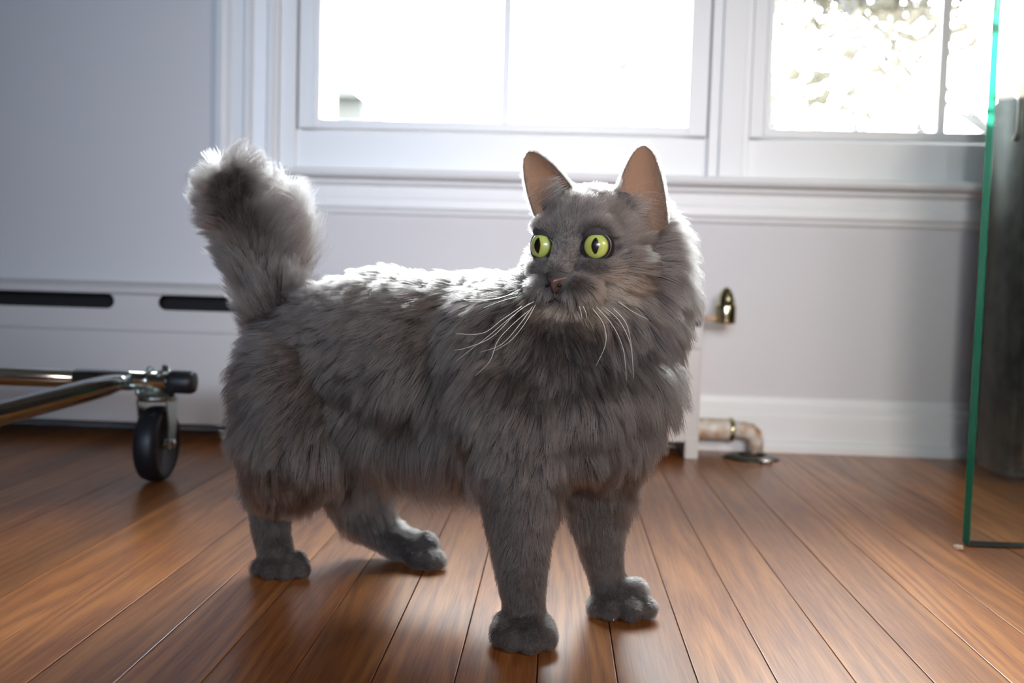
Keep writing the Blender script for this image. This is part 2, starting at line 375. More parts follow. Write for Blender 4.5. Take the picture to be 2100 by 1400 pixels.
for k in range(28):
    a0, a1 = 2*PI*k/28, 2*PI*(k+1)/28
    pr = [(.021, .006), (.030, .0055), (.040, .003), (.043, .0003), (.021, .0003)]
    r0 = [b.verts.new((math.cos(a0)*r*1.1, math.sin(a0)*r, z)) for r, z in pr]; r1 = [b.verts.new((math.cos(a1)*r*1.1, math.sin(a1)*r, z)) for r, z in pr]
    for i in range(5): b.faces.new((r0[i], r0[(i+1) % 5], r1[(i+1) % 5], r1[i]))
bmesh.ops.remove_doubles(b, verts=b.verts, dist=1e-5)
obj('ring', b, plate_dark, e2, True)
b = B(); ellip(b, (at(1568, 945, 1.585)[0]-e2.location[0], -.045, .004), (.012, .006, .0035)); obj('screw_tab', b, mat('bright_metal', (.8, .8, .8), .2, 1.0), e2, True)

# ------------------------------------------------------------------ garment rack on a caster (lower left)
RY = 1.27; tz = at(300, 781, RY)[2]; xe = atz(352, RY, tz)[0]; xc = atz(335, RY, tz)[0]
rk = thing('garment_rack', 'chrome tube frame of a rolling rack on a black caster, lower left', 'rack', (xc, RY, 0))
def rp(name, b, m, sm=True): return keep(obj(name, b, m, None, sm), rk)
tr_ = .0125
b = B(); tube(b, [(-1.5, RY, tz), (xe, RY, tz)], tr_, 20); rp('frame_tube', b, chrome)
b = B(); lathe(b, [(.0138, -.002), (.0152, 0), (.0155, .004), (.0155, .026), (.0135, .031), (.009, .0325), (0, .0325)], (xe, RY, tz), (1, 0, 0), 24); rp('end_cap', b, rubber)
# clamp sleeves on the tube
xs = atz(306, RY, tz)[0]
b = B(); lathe(b, [(tr_, 0), (.0137, .001), (.0137, .004), (tr_, .005)], (xs-.003, RY, tz), (1, 0, 0), 24); rp('sleeve_ring', b, chrome)
b = B(); lathe(b, [(tr_, 0), (.0137, .001), (.0137, .075), (tr_, .076)], (xs-.10, RY, tz), (1, 0, 0), 24); rp('sleeve', b, chrome)
for px_, dz in ((284, -1), (308, 1), (340, 1)):
    x = atz(px_, RY, tz)[0]; b = B(); lathe(b, [(.0045, tr_-.002), (.0045, tr_+.005), (.003, tr_+.007)] if px_ != 340 else [(.010, tr_-.003), (.010, tr_+.002), (.005, tr_+.003), (.005, tr_+.009), (.003, tr_+.010)], (x, RY, tz), (0, 0, dz), 12); rp('bolt', b, zinc)
# diagonal brace running down towards the viewer
p1 = at(262, 779, RY-.013); p2 = at(0, 848, 1.12); dv = (p2-p1)/np.linalg.norm(p2-p1)
b = B(); pts = [p1+dv*t for t in (-.004, .012, .03, .06, .3, .8)]; pts[-1] = p1+dv*.7
tube(b, pts, [.006, .0105, .0135, .0145, .0145, .0145], 20); rp('brace_tube', b, chrome)
# caster
wc = np.array([atz(322, RY, .05)[0], RY, .051]); R_w = .0505
ang = math.radians(-60); ax = Vector((math.cos(math.radians(2)), math.sin(math.radians(2)), 0))      # wheel axle direction
b = B(); lathe(b, [(0, -.011), (.018, -.011), (.020, -.013), (.040, -.012), (.044, -.0155), (.048, -.013), (R_w, -.006), (R_w, .006), (.048, .013), (.044, .0155), (.040, .012), (.020, .013), (.018, .011), (0, .011)], wc, ax, 40); rp('wheel', b, rubber)
b = B(); fd = Vector((-ax.y, ax.x, 0))                       # rolling direction
def fork(b, side):
    o_ = Vector(wc)+ax*side*.0195; nrm = ax*.0012
    top = Vector((0, 0, .060)); w0 = .020
    outl = [top-fd*w0, top+fd*w0, fd*.016+Vector((0, 0, .025)), fd*.008+Vector((0, 0, -.006)), -fd*.008+Vector((0, 0, -.006)), -fd*.010+Vector((0, 0, .02))]
    v0 = [b.verts.new(o_+q-nrm) for q in outl]; v1 = [b.verts.new(o_+q+nrm) for q in outl]; n = len(outl)
    for i in range(n): b.faces.new((v0[i], v0[(i+1) % n], v1[(i+1) % n], v1[i]))
    b.faces.new(v0[::-1]); b.faces.new(v1)
fork(b, 1); fork(b, -1)
lathe(b, [(.0, .0575), (.0235, .0575), (.0255, .061), (.0255, .064), (.022, .068), (.014, .0705), (.010, .072), (.010, .075), (0, .075)], wc, (0, 0, 1), 24)
rp('caster_fork', b, zinc, False); fork_o = D.objects['caster_fork']
b = B(); lathe(b, [(0, -.024), (.0055, -.024), (.0055, .024), (0, .024)], wc, ax, 12); obj('axle_bolt', b, chrome, fork_o, True)
b = B(); lathe(b, [(.006, .07), (.006, tz-.051-tr_+.002)], wc, (0, 0, 1), 12); rp('stem', b, zinc)

# ------------------------------------------------------------------ glass pane and dark case on the right
g0 = at(1986, 1119, 1.095); GX = g0[0]; gz = max(g0[2], .0015)
gp = thing('glass_panel', 'upright clear glass panel with a green polished edge at the right', 'glass panel', (GX+.3, 1.10, 0))
gm = D.materials.new('clear_glass'); gm.use_nodes = True; gm.node_tree.nodes.clear()
o_ = N(gm, 'ShaderNodeOutputMaterial'); tr = N(gm, 'ShaderNodeBsdfTransparent'); gl = N(gm, 'ShaderNodeBsdfGlossy'); gl.inputs['Roughness'].default_value = 0.01
tr.inputs[0].default_value = (0.93, 0.965, 0.95, 1); fz = N(gm, 'ShaderNodeFresnel'); fz.inputs[0].default_value = 1.45; mx = N(gm, 'ShaderNodeMixShader')
L(gm, fz.outputs[0], mx.inputs[0]); L(gm, tr.outputs[0], mx.inputs[1]); L(gm, gl.outputs[0], mx.inputs[2]); L(gm, mx.outputs[0], o_.inputs[0])
ge = D.materials.new('green_glass_edge'); ge.use_nodes = True; ge.node_tree.nodes.clear()
o_ = N(ge, 'ShaderNodeOutputMaterial'); t1 = N(ge, 'ShaderNodeBsdfTranslucent'); t1.inputs[0].default_value = (0.06, 0.50, 0.37, 1)
t2 = N(ge, 'ShaderNodeBsdfPrincipled'); t2.inputs['Base Color'].default_value = (0.02, 0.22, 0.15, 1); t2.inputs['Roughness'].default_value = 0.15
mx = N(ge, 'ShaderNodeMixShader'); mx.inputs[0].default_value = .3; tp = N(ge, 'ShaderNodeBsdfTransparent'); tp.inputs[0].default_value = (.16, .55, .43, 1); m0 = N(ge, 'ShaderNodeMixShader'); m0.inputs[0].default_value = .55; L(ge, t1.outputs[0], m0.inputs[1]); L(ge, tp.outputs[0], m0.inputs[2]); L(ge, m0.outputs[0], mx.inputs[1]); L(ge, t2.outputs[0], mx.inputs[2]); L(ge, mx.outputs[0], o_.inputs[0])
GT = .017
b = B(); box(b, GX+.0012, GX+.7, 1.095, 1.095+GT, gz+.0012, .95); keep(obj('pane', b, gm), gp)
b = B(); box(b, GX, GX+.0012, 1.095, 1.095+GT, gz, .95, .0005); keep(obj('polished_edge', b, ge), gp)
b = B(); box(b, GX+.0012, GX+.7, 1.095, 1.095+GT, gz, gz+.0012); q = keep(obj('lower_edge', b, mat('dark_green_edge', (.004, .035, .032), .2)), gp)

case_m = noisy(mat('dark_plush', (0.03, 0.032, 0.036), 0.95), 28, (0.010, 0.011, 0.016), (0.075, 0.08, 0.072), 0.4, detail=8)
case_m.node_tree.nodes['Principled BSDF'].inputs['Sheen Weight'].default_value = .25
cy0 = 1.46; cb = atz(2000, cy0+.12, .0)[0]; ct = at(2062, 128, cy0)[2]
cs = thing('suitcase', 'tall dark mottled fabric case with rounded top corners standing behind the glass panel', 'suitcase', (cb+.22, cy0+.065, 0))
b = B(); r = .035; pr = [(cb, .012), (cb+.44, .012)]
pr += [(cb+.44-r+r*math.cos(a), ct-r+r*math.sin(a)) for a in np.linspace(0, PI/2, 7)]+[(cb+r+r*math.cos(a), ct-r+r*math.sin(a)) for a in np.linspace(PI/2, PI, 7)]
prism(b, pr, 'y', cy0, cy0+.13); bmesh.ops.bevel(b, geom=[e for e in b.edges if abs(e.verts[0].co.y-e.verts[1].co.y) < 1e-6], offset=.012, segments=3, affect='EDGES')
keep(obj('body', b, case_m, None, True), cs)
# seam piping round the front
b = B(); ins = .016
pp = [(cb+ins+(x-cb)*(.44-2*ins)/.44, cy0-.0005, .012+ins+(z-.012)*(ct-.012-2*ins)/(ct-.012)) for x, z in pr]; tube(b, pp+[pp[0]], .0025, 6); keep(obj('piping', b, mat('grey_piping', (.12, .125, .12), .5), None, True), cs)
b = B(); hx = atz(2086, cy0, .55)[0]; tube(b, [(hx, cy0-.001, ct-.045), (hx, cy0-.012, ct-.055), (hx, cy0-.012, ct-.10), (hx, cy0-.001, ct-.11)], .005, 10); keep(obj('grab_handle', b, mat('grey_handle', (.25, .26, .24), .4), None, True), cs)
for xx in (cb+.05, cb+.39):
    b = B(); lathe(b, [(.004, -.012), (.016, -.012), (.018, -.009), (.018, .009), (.016, .012), (.004, .012)], (xx, cy0+.065, .018), (1, 0, 0), 16); keep(obj('wheel', b, rubber, None, True), cs)
# crumb of debris on the floor by the glass
cpt = at(1966, 1126, 1.08); b = B(); ellip(b, (0, 0, .0), (.006, .004, .003), None, 8, 6)
for v in b.verts: v.co *= random.uniform(.7, 1.15)
o = obj('paper_scrap', b, mat('scrap', (.6, .5, .42), .8)); o.location = (cpt[0], cpt[1], .003); o['label'] = 'tiny pale scrap on the floor by the corner of the glass panel'; o['category'] = 'scrap'

# ------------------------------------------------------------------ THE CAT
cat_loc = at(850, 1000, .86); cat_loc[2] = 0
cat = thing('cat', 'fluffy grey long-haired cat with green eyes standing on the wooden floor, tail raised', 'cat', tuple(cat_loc))
BV, BF = [], []; _tpl = {}
def blob(c, r, M=None, u=16, v=10):       # closed ellipsoid gathered for the body's voxel union
    if (u, v) not in _tpl:
        tb = B(); bmesh.ops.create_uvsphere(tb, u_segments=u, v_segments=v, radius=1); tb.verts.index_update()
        _tpl[(u, v)] = (np.array([list(q.co) for q in tb.verts]), [[q.index for q in f.verts] for f in tb.faces]); tb.free()
    V, F = _tpl[(u, v)]; off = blob.n
    BV.append((V*np.array(r)) @ (M.T if M is not None else np.eye(3))+np.array(c)); BF.extend([[i+off for i in f] for f in F]); blob.n += len(V)
blob.n = 0
def chain(P, step=.35):                   # P: list of (point, radius): tapered sausage
    for (a, ra), (c, rc) in zip(P[:-1], P[1:]):
        a = np.array(a); c = np.array(c); d = np.linalg.norm(c-a); n = max(2, int(d/(min(ra, rc)*step))+1)
        for t in np.linspace(0, 1, n): blob(a+(c-a)*t, (ra+(rc-ra)*t,)*3)
A3 = lambda px, py, Y, r: (at(px, py, Y), r)
F3 = lambda px, Y, z, r: (atz(px, Y, z), r)
# trunk
chain([A3(640, 752, .915, .058), A3(705, 732, .905, .065), A3(790, 718, .89, .069), A3(880, 735, .87, .070), A3(980, 722, .868, .064), A3(1070, 730, .825, .066), A3(1150, 750, .805, .060)], .3)
chain([A3(1150, 750, .81, .062), A3(1215, 650, .82, .054), A3(1225, 540, .815, .040)], .3)             # neck
chain([A3(1160, 800, .80, .060), A3(1235, 770, .815, .054)], .3)                                        # chest
chain([A3(1170, 860, .80, .050), A3(1215, 840, .815, .048)], .3)
chain([A3(1240, 720, .825, .052), A3(1285, 600, .835, .046), A3(1300, 510, .845, .036)], .3)
chain([A3(1160, 650, .83, .044), A3(1160, 580, .835, .034)], .3)
chain([A3(760, 815, .89, .055), A3(950, 820, .865, .056)], .3)                                           # belly
# near hind leg
chain([A3(625, 790, .885, .055), A3(615, 880, .875, .050), A3(590, 960, .885, .034), F3(556, .905, .068, .0195), F3(556, .905, .035, .0165), F3(566, .897, .018, .0155)])
# far hind leg
chain([A3(680, 850, .945, .045), A3(720, 960, .955, .035), A3(748, 1050, .955, .022), F3(775, .955, .030, .0175), F3(820, .95, .0175, .0155), F3(850, .945, .015, .0145)])
# near front leg
chain([A3(1075, 830, .79, .055), A3(1066, 920, .775, .040), A3(1066, 1010, .77, .029), A3(1068, 1110, .765, .0215), A3(1071, 1200, .757, .0175), F3(1072, .755, .040, .0165), F3(1074, .757, .020, .0160)])
# far front leg
chain([A3(1215, 850, .81, .050), A3(1220, 950, .82, .034), A3(1224, 1040, .825, .0235), A3(1234, 1130, .83, .0175), F3(1240, .832, .035, .0155), F3(1250, .829, .017, .0150)])
# paws: separate toes
def toe(px, Y, r, l=.012, z=None, ox=0.0):
    p = atz(px, Y, (z if z is not None else r*.92)); e = p+np.array([ox, -l, -.001]); chain([(p+np.array([-ox, l*.7, .004]), r*.95), (p, r), (e, r*.88)], .3)
for px_, Y, r, ox in ((1034, .748, .0090, -.002), (1058, .738, .0105, -.001), (1087, .736, .0110, .001), (1112, .744, .0095, .003)): toe(px_, Y, r*1.04, .013, None, ox)
for px_, Y, r, ox in ((541, .893, .0085, -.002), (562, .883, .0098, 0), (590, .882, .0100, .002), (614, .890, .0090, .005)): toe(px_, Y, r, .010, None, ox)
for px_, Y, r in ((850, .933, .0105), (868, .931, .0105), (884, .935, .0100)): toe(px_, Y, r, .007, None, .006)
chain([F3(850, .945, .014, .014), F3(872, .942, .0175, .0135)])
for px_, Y, r, ox in ((1228, .819, .0088, -.002), (1250, .813, .0100, 0), (1284, .812, .0105, .003), (1308, .820, .0105, .006)): toe(px_, Y, r, .009, None, ox)
chain([F3(1262, .826, .016, .0145), F3(1300, .824, .0175, .0125)])
# tail
TAIL = [A3(590, 660, .925, .032), A3(560, 600, .935, .028), A3(532, 525, .937, .022), A3(505, 472, .935, .020), A3(474, 430, .93, .018), A3(457, 402, .925, .016), A3(466, 378, .922, .014), A3(490, 368, .920, .012), A3(510, 380, .918, .008)]
chain(TAIL, .25)
# head
HYAW = math.radians(30); HP = math.radians(-2)
hf = np.array([-math.sin(HYAW), -math.cos(HYAW), 0]); hx_ = np.array([math.cos(HYAW), -math.sin(HYAW), 0])
hf2 = hf*math.cos(HP)+np.array([0, 0, 1])*math.sin(HP); hu = np.cross(hf2, -hx_); hu = hu/np.linalg.norm(hu)
if hu[2] < 0: hu = -hu
HM = np.stack([hx_, hf2, hu], 1); HC = at(1202, 507, .800)
def hl(x, y, z): return HC+HM @ np.array([x, y, z])
def hs_(c, r): blob(hl(*c), r, HM, 24, 16)
hs_((0, -.012, .010), (.042, .044, .036)); hs_((0, .010, .012), (.034, .022, .028))
for s in (-1, 1):
    hs_((s*.026, .000, -.016), (.021, .025, .023)); hs_((s*.0125, .0350, -.0315), (.0175, .0140, .0115)); hs_((s*.022, .021, .013), (.0145, .0135, .012))
    hs_((s*.022, .022, -.016), (.016, .014, .012)); hs_((s*.026, -.010, .030), (.015, .012, .015))
for t in np.linspace(0, 1, 8): hs_((0, .026+.0190*t, .012-.0340*t), (.0120-.0030*t, .0110-.002*t, .0100-.0015*t))
hs_((0, .0320, -.0475), (.0150, .0120, .0085)); hs_((0, .012, -.035), (.024, .024, .020))
body_me = D.meshes.new('body'); body_me.from_pydata(np.concatenate(BV).tolist(), [], BF); body = obj('body', body_me, None)
rm = body.modifiers.new('r', 'REMESH'); rm.mode = 'VOXEL'; rm.voxel_size = .0022; rm.use_smooth_shade = True
sm = body.modifiers.new('s', 'SMOOTH'); sm.factor = .5; sm.iterations = 4
dg = bpy.context.evaluated_depsgraph_get(); ev = body.evaluated_get(dg); me = D.meshes.new_from_object(ev); body.modifiers.clear(); old = body.data; body.data = me; D.meshes.remove(old)
# remesh can leave hidden islands inside: keep only the outer shell
bm_ = bmesh.new(); bm_.from_mesh(me); bm_.verts.ensure_lookup_table(); seen = set(); isl = []
for v in bm_.verts:
    if v.index in seen: continue
    st = [v]; seen.add(v.index); g = []
    while st:
        q = st.pop(); g.append(q)
        for e in q.link_edges:
            w_ = e.other_vert(q)
            if w_.index not in seen: seen.add(w_.index); st.append(w_)
    isl.append(g)
isl.sort(key=len, reverse=True)
for g in isl[1:]: bmesh.ops.delete(bm_, geom=g, context='VERTS')
for v in bm_.verts: v.co.z = max(v.co.z, .0008)
bm_.to_mesh(me); bm_.free()
for p in me.polygons: p.use_smooth = True
skin = noisy(mat('fur_undercoat', (0.06, 0.055, 0.055), 0.9), 80, (0.035, 0.033, 0.036), (0.075, 0.068, 0.066))
me.materials.clear(); me.materials.append(skin)
keep(body, cat)

# eyes
EYES = []
eye_m = D.materials.new('cat_eye'); eye_m.use_nodes = True; p = eye_m.node_tree.nodes['Principled BSDF']
tc = N(eye_m, 'ShaderNodeTexCoord'); sp = N(eye_m, 'ShaderNodeSeparateXYZ'); L(eye_m, tc.outputs['Object'], sp.inputs[0])
def mth(m, op, a, b_=None, c=None):
    n = N(m, 'ShaderNodeMath', operation=op)
    for i, q in enumerate((a, b_, c)):
        if q is None: continue
        if isinstance(q, (int, float)): n.inputs[i].default_value = q
        else: L(m, q, n.inputs[i])
    return n.outputs[0]
ER = .0128
X = mth(eye_m, 'DIVIDE', sp.outputs['X'], ER); Z = mth(eye_m, 'DIVIDE', sp.outputs['Z'], ER)
rr = mth(eye_m, 'SQRT', mth(eye_m, 'ADD', mth(eye_m, 'MULTIPLY', X, X), mth(eye_m, 'MULTIPLY', Z, Z)))
pu = mth(eye_m, 'ADD', mth(eye_m, 'POWER', mth(eye_m, 'ABSOLUTE', mth(eye_m, 'DIVIDE', X, .235)), 1.6), mth(eye_m, 'POWER', mth(eye_m, 'ABSOLUTE', mth(eye_m, 'DIVIDE', Z, .50)), 1.6))
pr_ = N(eye_m, 'ShaderNodeMapRange'); pr_.inputs['From Min'].default_value = .92; pr_.inputs['From Max'].default_value = 1.1; L(eye_m, pu, pr_.inputs['Value'])
ir = N(eye_m, 'ShaderNodeValToRGB'); e = ir.color_ramp.elements; L(eye_m, rr, ir.inputs[0])
e[0].position = .15; e[0].color = (.30, .27, .055, 1); e[1].position = .78; e[1].color = (.010, .008, .007, 1)
for ps, cc in ((.32, (.40, .42, .09, 1)), (.5, (.46, .55, .13, 1)), (.68, (.42, .50, .11, 1)), (.74, (.14, .13, .04, 1))): q = e.new(ps); q.color = cc
nz = N(eye_m, 'ShaderNodeTexNoise'); nz.inputs['Scale'].default_value = 900; L(eye_m, tc.outputs['Object'], nz.inputs['Vector'])
vm = N(eye_m, 'ShaderNodeMix', data_type='RGBA', blend_type='MULTIPLY'); vm.inputs[0].default_value = .5; L(eye_m, ir.outputs[0], vm.inputs[6]); L(eye_m, nz.outputs['Color'], vm.inputs[7])
mm = N(eye_m, 'ShaderNodeMix', data_type='RGBA'); L(eye_m, pr_.outputs[0], mm.inputs[0]); mm.inputs[6].default_value = (.004, .004, .005, 1); L(eye_m, ir.outputs[0], mm.inputs[7])
L(eye_m, mm.outputs[2], p.inputs['Base Color']); p.inputs['Roughness'].default_value = .35; p.inputs['Coat Weight'].default_value = 1; p.inputs['Coat Roughness'].default_value = .01; p.inputs['Coat IOR'].default_value = 1.45
lid_m = mat('eyelid_skin', (.018, .014, .014), .35)
for s in (-1, 1):
    ec = hl(s*.0236, .0232, .0005)
    gy = HYAW+math.radians(-s*10-6)             # eyes angled slightly outward, looking ahead and a little towards the camera
    g = np.array([-math.sin(gy), -math.cos(gy), 0.0]); ex_ = np.array([math.cos(gy), -math.sin(gy), 0.0]); ez = np.array([0, 0, 1.0])
    GM = Matrix([[ex_[0], g[0], ez[0], 0], [ex_[1], g[1], ez[1], 0], [ex_[2], g[2], ez[2], 0], [0, 0, 0, 1]])
    b = B(); bmesh.ops.create_uvsphere(b, u_segments=40, v_segments=28, radius=ER)
    for v in b.verts:                            # slight corneal bulge
        if v.co.y > 0: v.co.y *= 1.06
    o = obj('eye', b, eye_m, None, True)
    o.matrix_world = Matrix.Translation(Vector(ec)) @ GM
    keepm = o.matrix_world.copy(); o.parent = cat; o.matrix_parent_inverse = Matrix.Identity(4); o.matrix_basis = Matrix.Translation(-Vector(cat.location)) @ keepm
    # eyelid shell with almond opening, in eye space facing the lid direction
    ly = HYAW+math.radians(-s*14); lg = np.array([-math.sin(ly), -math.cos(ly), .0]); lx = np.array([math.cos(ly), -math.sin(ly), 0.0])
    LM = np.stack([lx, lg, ez], 1)
    b = B(); nu = 48; rings = []
    for j, (dr, fac) in enumerate(((1.01, 0), (1.07, .03), (1.10, .13), (1.06, .5), (.99, 1.0))):
        ring = []
        for i in range(nu):
            a = 2*PI*i/nu; c_, s_ = math.cos(a), math.sin(a)
            inner = (-s*c_ > 0)
            oa = math.radians(57)*abs(c_)**2+math.radians(52 if s_ > 0 else 54)*abs(s_)**2
            oa += math.radians(6)*max(0, -s*c_)**6 * (1 if s_ < .3 else 0)
            th = oa+(math.radians(100)-oa)*fac
            q = np.array([math.sin(th)*c_, math.cos(th)*1.03, math.sin(th)*s_])*ER*dr
            ring.append(b.verts.new(Vector(LM @ q+ec)))
        rings.append(ring)
    for j in range(len(rings)-1):
        for i in range(nu): b.faces.new((rings[j][i], rings[j][(i+1) % nu], rings[j+1][(i+1) % nu], rings[j+1][i]))
    keep(obj('eyelid', b, lid_m, None, True), cat)
    EYES.append((ec, lg))
# nose leather
b = B(); nose_m = noisy(mat('nose_leather', (.09, .05, .043), .35), 300, (.05, .03, .026), (.115, .066, .058), .3)
nc = hl(0, .0535, -.0275)
out = [(-.0088, .004), (-.0045, .0058), (0, .0063), (.0045, .0058), (.0088, .004), (.0070, .0005), (.0040, -.0035), (.0012, -.0070), (0, -.0085), (-.0012, -.0070), (-.0040, -.0035), (-.0070, .0005)]
def npnt(x, z, f): return Vector(nc+HM @ np.array([x*f, (.0035*(1-f*f*1.4))-abs(x*f)*.35-.0015, z*f]))
cen = b.verts.new(npnt(0, 0, 0)); prev = None
for f in (.35, .7, .92, 1.0, 1.02):
    ring = [b.verts.new(npnt(x, z, f) if f < 1.01 else Vector(nc+HM @ np.array([x*1.05, -.006, z*1.05]))) for x, z in out]
    for i in range(12):
        if prev is None: b.faces.new((cen, ring[i], ring[(i+1) % 12]))
        else: b.faces.new((prev[i], ring[i], ring[(i+1) % 12], prev[(i+1) % 12]))
    prev = ring
nose = keep(obj('nose', b, nose_m, None, True), cat)
for s in (-1, 1):
    b = B(); ellip(b, hl(s*.0055, .0522, -.0295), (.0017, .0022, .0012), HM, 12, 8); obj('nostril', b, mat('nostril_dark', (.006, .004, .004), .6), nose, True)
# mouth line
b = B()
tube(b, [hl(x, y, z) for x, y, z in ((0, .0505, -.034), (0, .0495, -.0385), (.004, .0485, -.0420), (.009, .0460, -.0438), (.015, .0400, -.0430), (.020, .0320, -.0395))], [.0006, .0008, .0010, .0010, .0009, .0005], 6)
tube(b, [hl(-x, y, z) for x, y, z in ((0, .0495, -.0385), (.004, .0485, -.0420), (.009, .0460, -.0438), (.015, .0400, -.0430), (.020, .0320, -.0395))], [.0008, .0010, .0010, .0009, .0005], 6)
keep(obj('mouth', b, mat('mouth_dark', (.035, .018, .014), .6), None, True), cat)

# ears: cupped shells
ear_in = D.materials.new('ear_skin'); ear_in.use_nodes = True; ear_in.node_tree.nodes.clear()
o_ = N(ear_in, 'ShaderNodeOutputMaterial'); t1 = N(ear_in, 'ShaderNodeBsdfTranslucent'); t1.inputs[0].default_value = (.50, .29, .17, 1)
t2 = N(ear_in, 'ShaderNodeBsdfDiffuse'); t2.inputs[0].default_value = (.32, .23, .17, 1); mx = N(ear_in, 'ShaderNodeMixShader'); mx.inputs[0].default_value = .6
L(ear_in, t1.outputs[0], mx.inputs[1]); L(ear_in, t2.outputs[0], mx.inputs[2]); L(ear_in, mx.outputs[0], o_.inputs[0])
EARS = []
def ear(Bp, Tp, Xd, Fd, W, cup):
    Bp, Tp = np.array(Bp), np.array(Tp); Xd = np.array(Xd, float); Fd = np.array(Fd, float); ax_ = Tp-Bp; Hh = np.linalg.norm(ax_); ax_ /= Hh
    Xd -= ax_*(Xd@ax_); Xd /= np.linalg.norm(Xd); Fn = np.cross(Xd, ax_); Fn = Fn if Fn@Fd > 0 else -Fn
    nu, nv = 22, 22; P = np.zeros((2, nv+1, nu+1, 3))
    for j in range(nv+1):
        v = (j/nv)
        wv = W*math.sqrt(max(0, 1-(v*.999)**2.6))*(1-.34*v)
        for i in range(nu+1):
            u = -1+2*i/nu
            c = Bp+ax_*(Hh*v)
            d = cup*wv*(u*u-1)*(1.0-.35*v)-.010*v*v*0
            q = c+Xd*(u*wv)+Fn*(d+.012*(1-v)*0)
            P[0, j, i] = q; P[1, j, i] = q-Fn*(.0016*(1-u**6)+.0002)
    return P, Fn, ax_
def earmesh(P):
    b = B(); nv, nu = P.shape[1]-1, P.shape[2]-1
    V = [[[b.verts.new(P[k, j, i]) for i in range(nu+1)] for j in range(nv+1)] for k in range(2)]
    for k in range(2):
        for j in range(nv):
            for i in range(nu):
                f = (V[k][j][i], V[k][j][i+1], V[k][j+1][i+1], V[k][j+1][i]); b.faces.new(f if k == 0 else f[::-1])
    for j in range(nv):
        b.faces.new((V[0][j][0], V[0][j+1][0], V[1][j+1][0], V[1][j][0])); b.faces.new((V[0][j][nu], V[1][j][nu], V[1][j+1][nu], V[0][j+1][nu]))
    bmesh.ops.remove_doubles(b, verts=b.verts, dist=1e-6)
    return b
for Bp, Tp, Xd, Fd, W, cup in (
    (at(1309, 462, .782), at(1320, 298, .805), (1, -.10, .1), (-.1, -1, 0), .0235, .55),
    (at(1136, 418, .815), at(1081, 313, .828), (.87, -.50, .1), (-.5, -.87, 0), .0215, .45)):
    P, Fn, ax_ = ear(Bp, Tp, Xd, Fd, W, cup); keep(obj('ear', earmesh(P), ear_in, None, True), cat); EARS.append((P, Fn, ax_))

# whiskers
wh_m = mat('whisker_white', (.85, .85, .82), .35)
def whisker(pix, r=.00030):
    pts = np.array([at(x, y, Y) for x, y, Y in pix]); n = 14; t = np.linspace(0, len(pts)-1, n)
    # Catmull-Rom through the points
    out = []
    for q in t:
        i = min(int(q), len(pts)-2); f = q-i; p0 = pts[max(i-1, 0)]; p1_, p2_ = pts[i], pts[i+1]; p3 = pts[min(i+2, len(pts)-1)]
        out.append(.5*((2*p1_)+(-p0+p2_)*f+(2*p0-5*p1_+4*p2_-p3)*f*f+(-p0+3*p1_-3*p2_+p3)*f**3))
    b = B(); tube(b, out, [r*(1-.8*k/(n-1)) for k in range(n)], 5); keep(obj('whisker', b, wh_m, None, True), cat)
for wpix in (
    [(1095, 618, .760), (1060, 640, .745), (1010, 690, .73), (960, 712, .72), (932, 718, .715)],
    [(1085, 622, .760), (1050, 648, .745), (1000, 690, .73), (935, 740, .72)],
    [(1092, 628, .760), (1068, 662, .745), (1030, 705, .735), (985, 722, .725)],
    [(1098, 625, .760), (1075, 665, .745), (1045, 700, .735), (1008, 722, .73)],
    [(1085, 636, .760), (1048, 668, .745), (1020, 700, .735), (1005, 740, .73), (975, 770, .725)],
    [(1070, 628, .762), (1030, 655, .75), (990, 683, .74), (935, 684, .73)],
    [(1065, 594, .768), (1020, 612, .76), (960, 614, .75), (902, 606, .745)],
    [(1062, 600, .768), (1015, 612, .76), (965, 618, .75), (925, 600, .745)],
    [(1060, 608, .768), (1025, 618, .762), (992, 631, .755)],
    [(1215, 632, .745), (1238, 665, .735), (1242, 705, .73), (1222, 750, .725)],
    [(1222, 628, .747), (1255, 665, .735), (1278, 715, .73), (1285, 780, .725)],
    [(1240, 630, .750), (1272, 660, .738), (1294, 710, .73), (1299, 775, .725)],
    [(1258, 632, .752), (1285, 665, .742), (1297, 720, .735)],
    [(1268, 618, .757), (1300, 640, .748), (1330, 655, .742)],
    [(1188, 628, .742), (1192, 642, .738), (1194, 656, .736)],
    [(1196, 628, .742), (1202, 642, .738), (1203, 654, .736)]):
    whisker(wpix)
# a few claws at the toes
cl_m = mat('claw', (.62, .58, .52), .3)
for px_, Y in ((1088, .7225), (545, .878), (1256, .800)):
    p0 = atz(px_, Y, .006); b = B(); tube(b, [p0+np.array([0, .004, .002]), p0, p0+np.array([.001, -.003, -.004])], [.0014, .0012, .0003], 8); keep(obj('claw', b, cl_m, None, True), cat)

# ------------------------------------------------------------------ fur
def scr(dx, dy, dY=0):
    v = R_*dx-U_*dy+np.array([0, 1, 0])*dY; return v/np.linalg.norm(v)
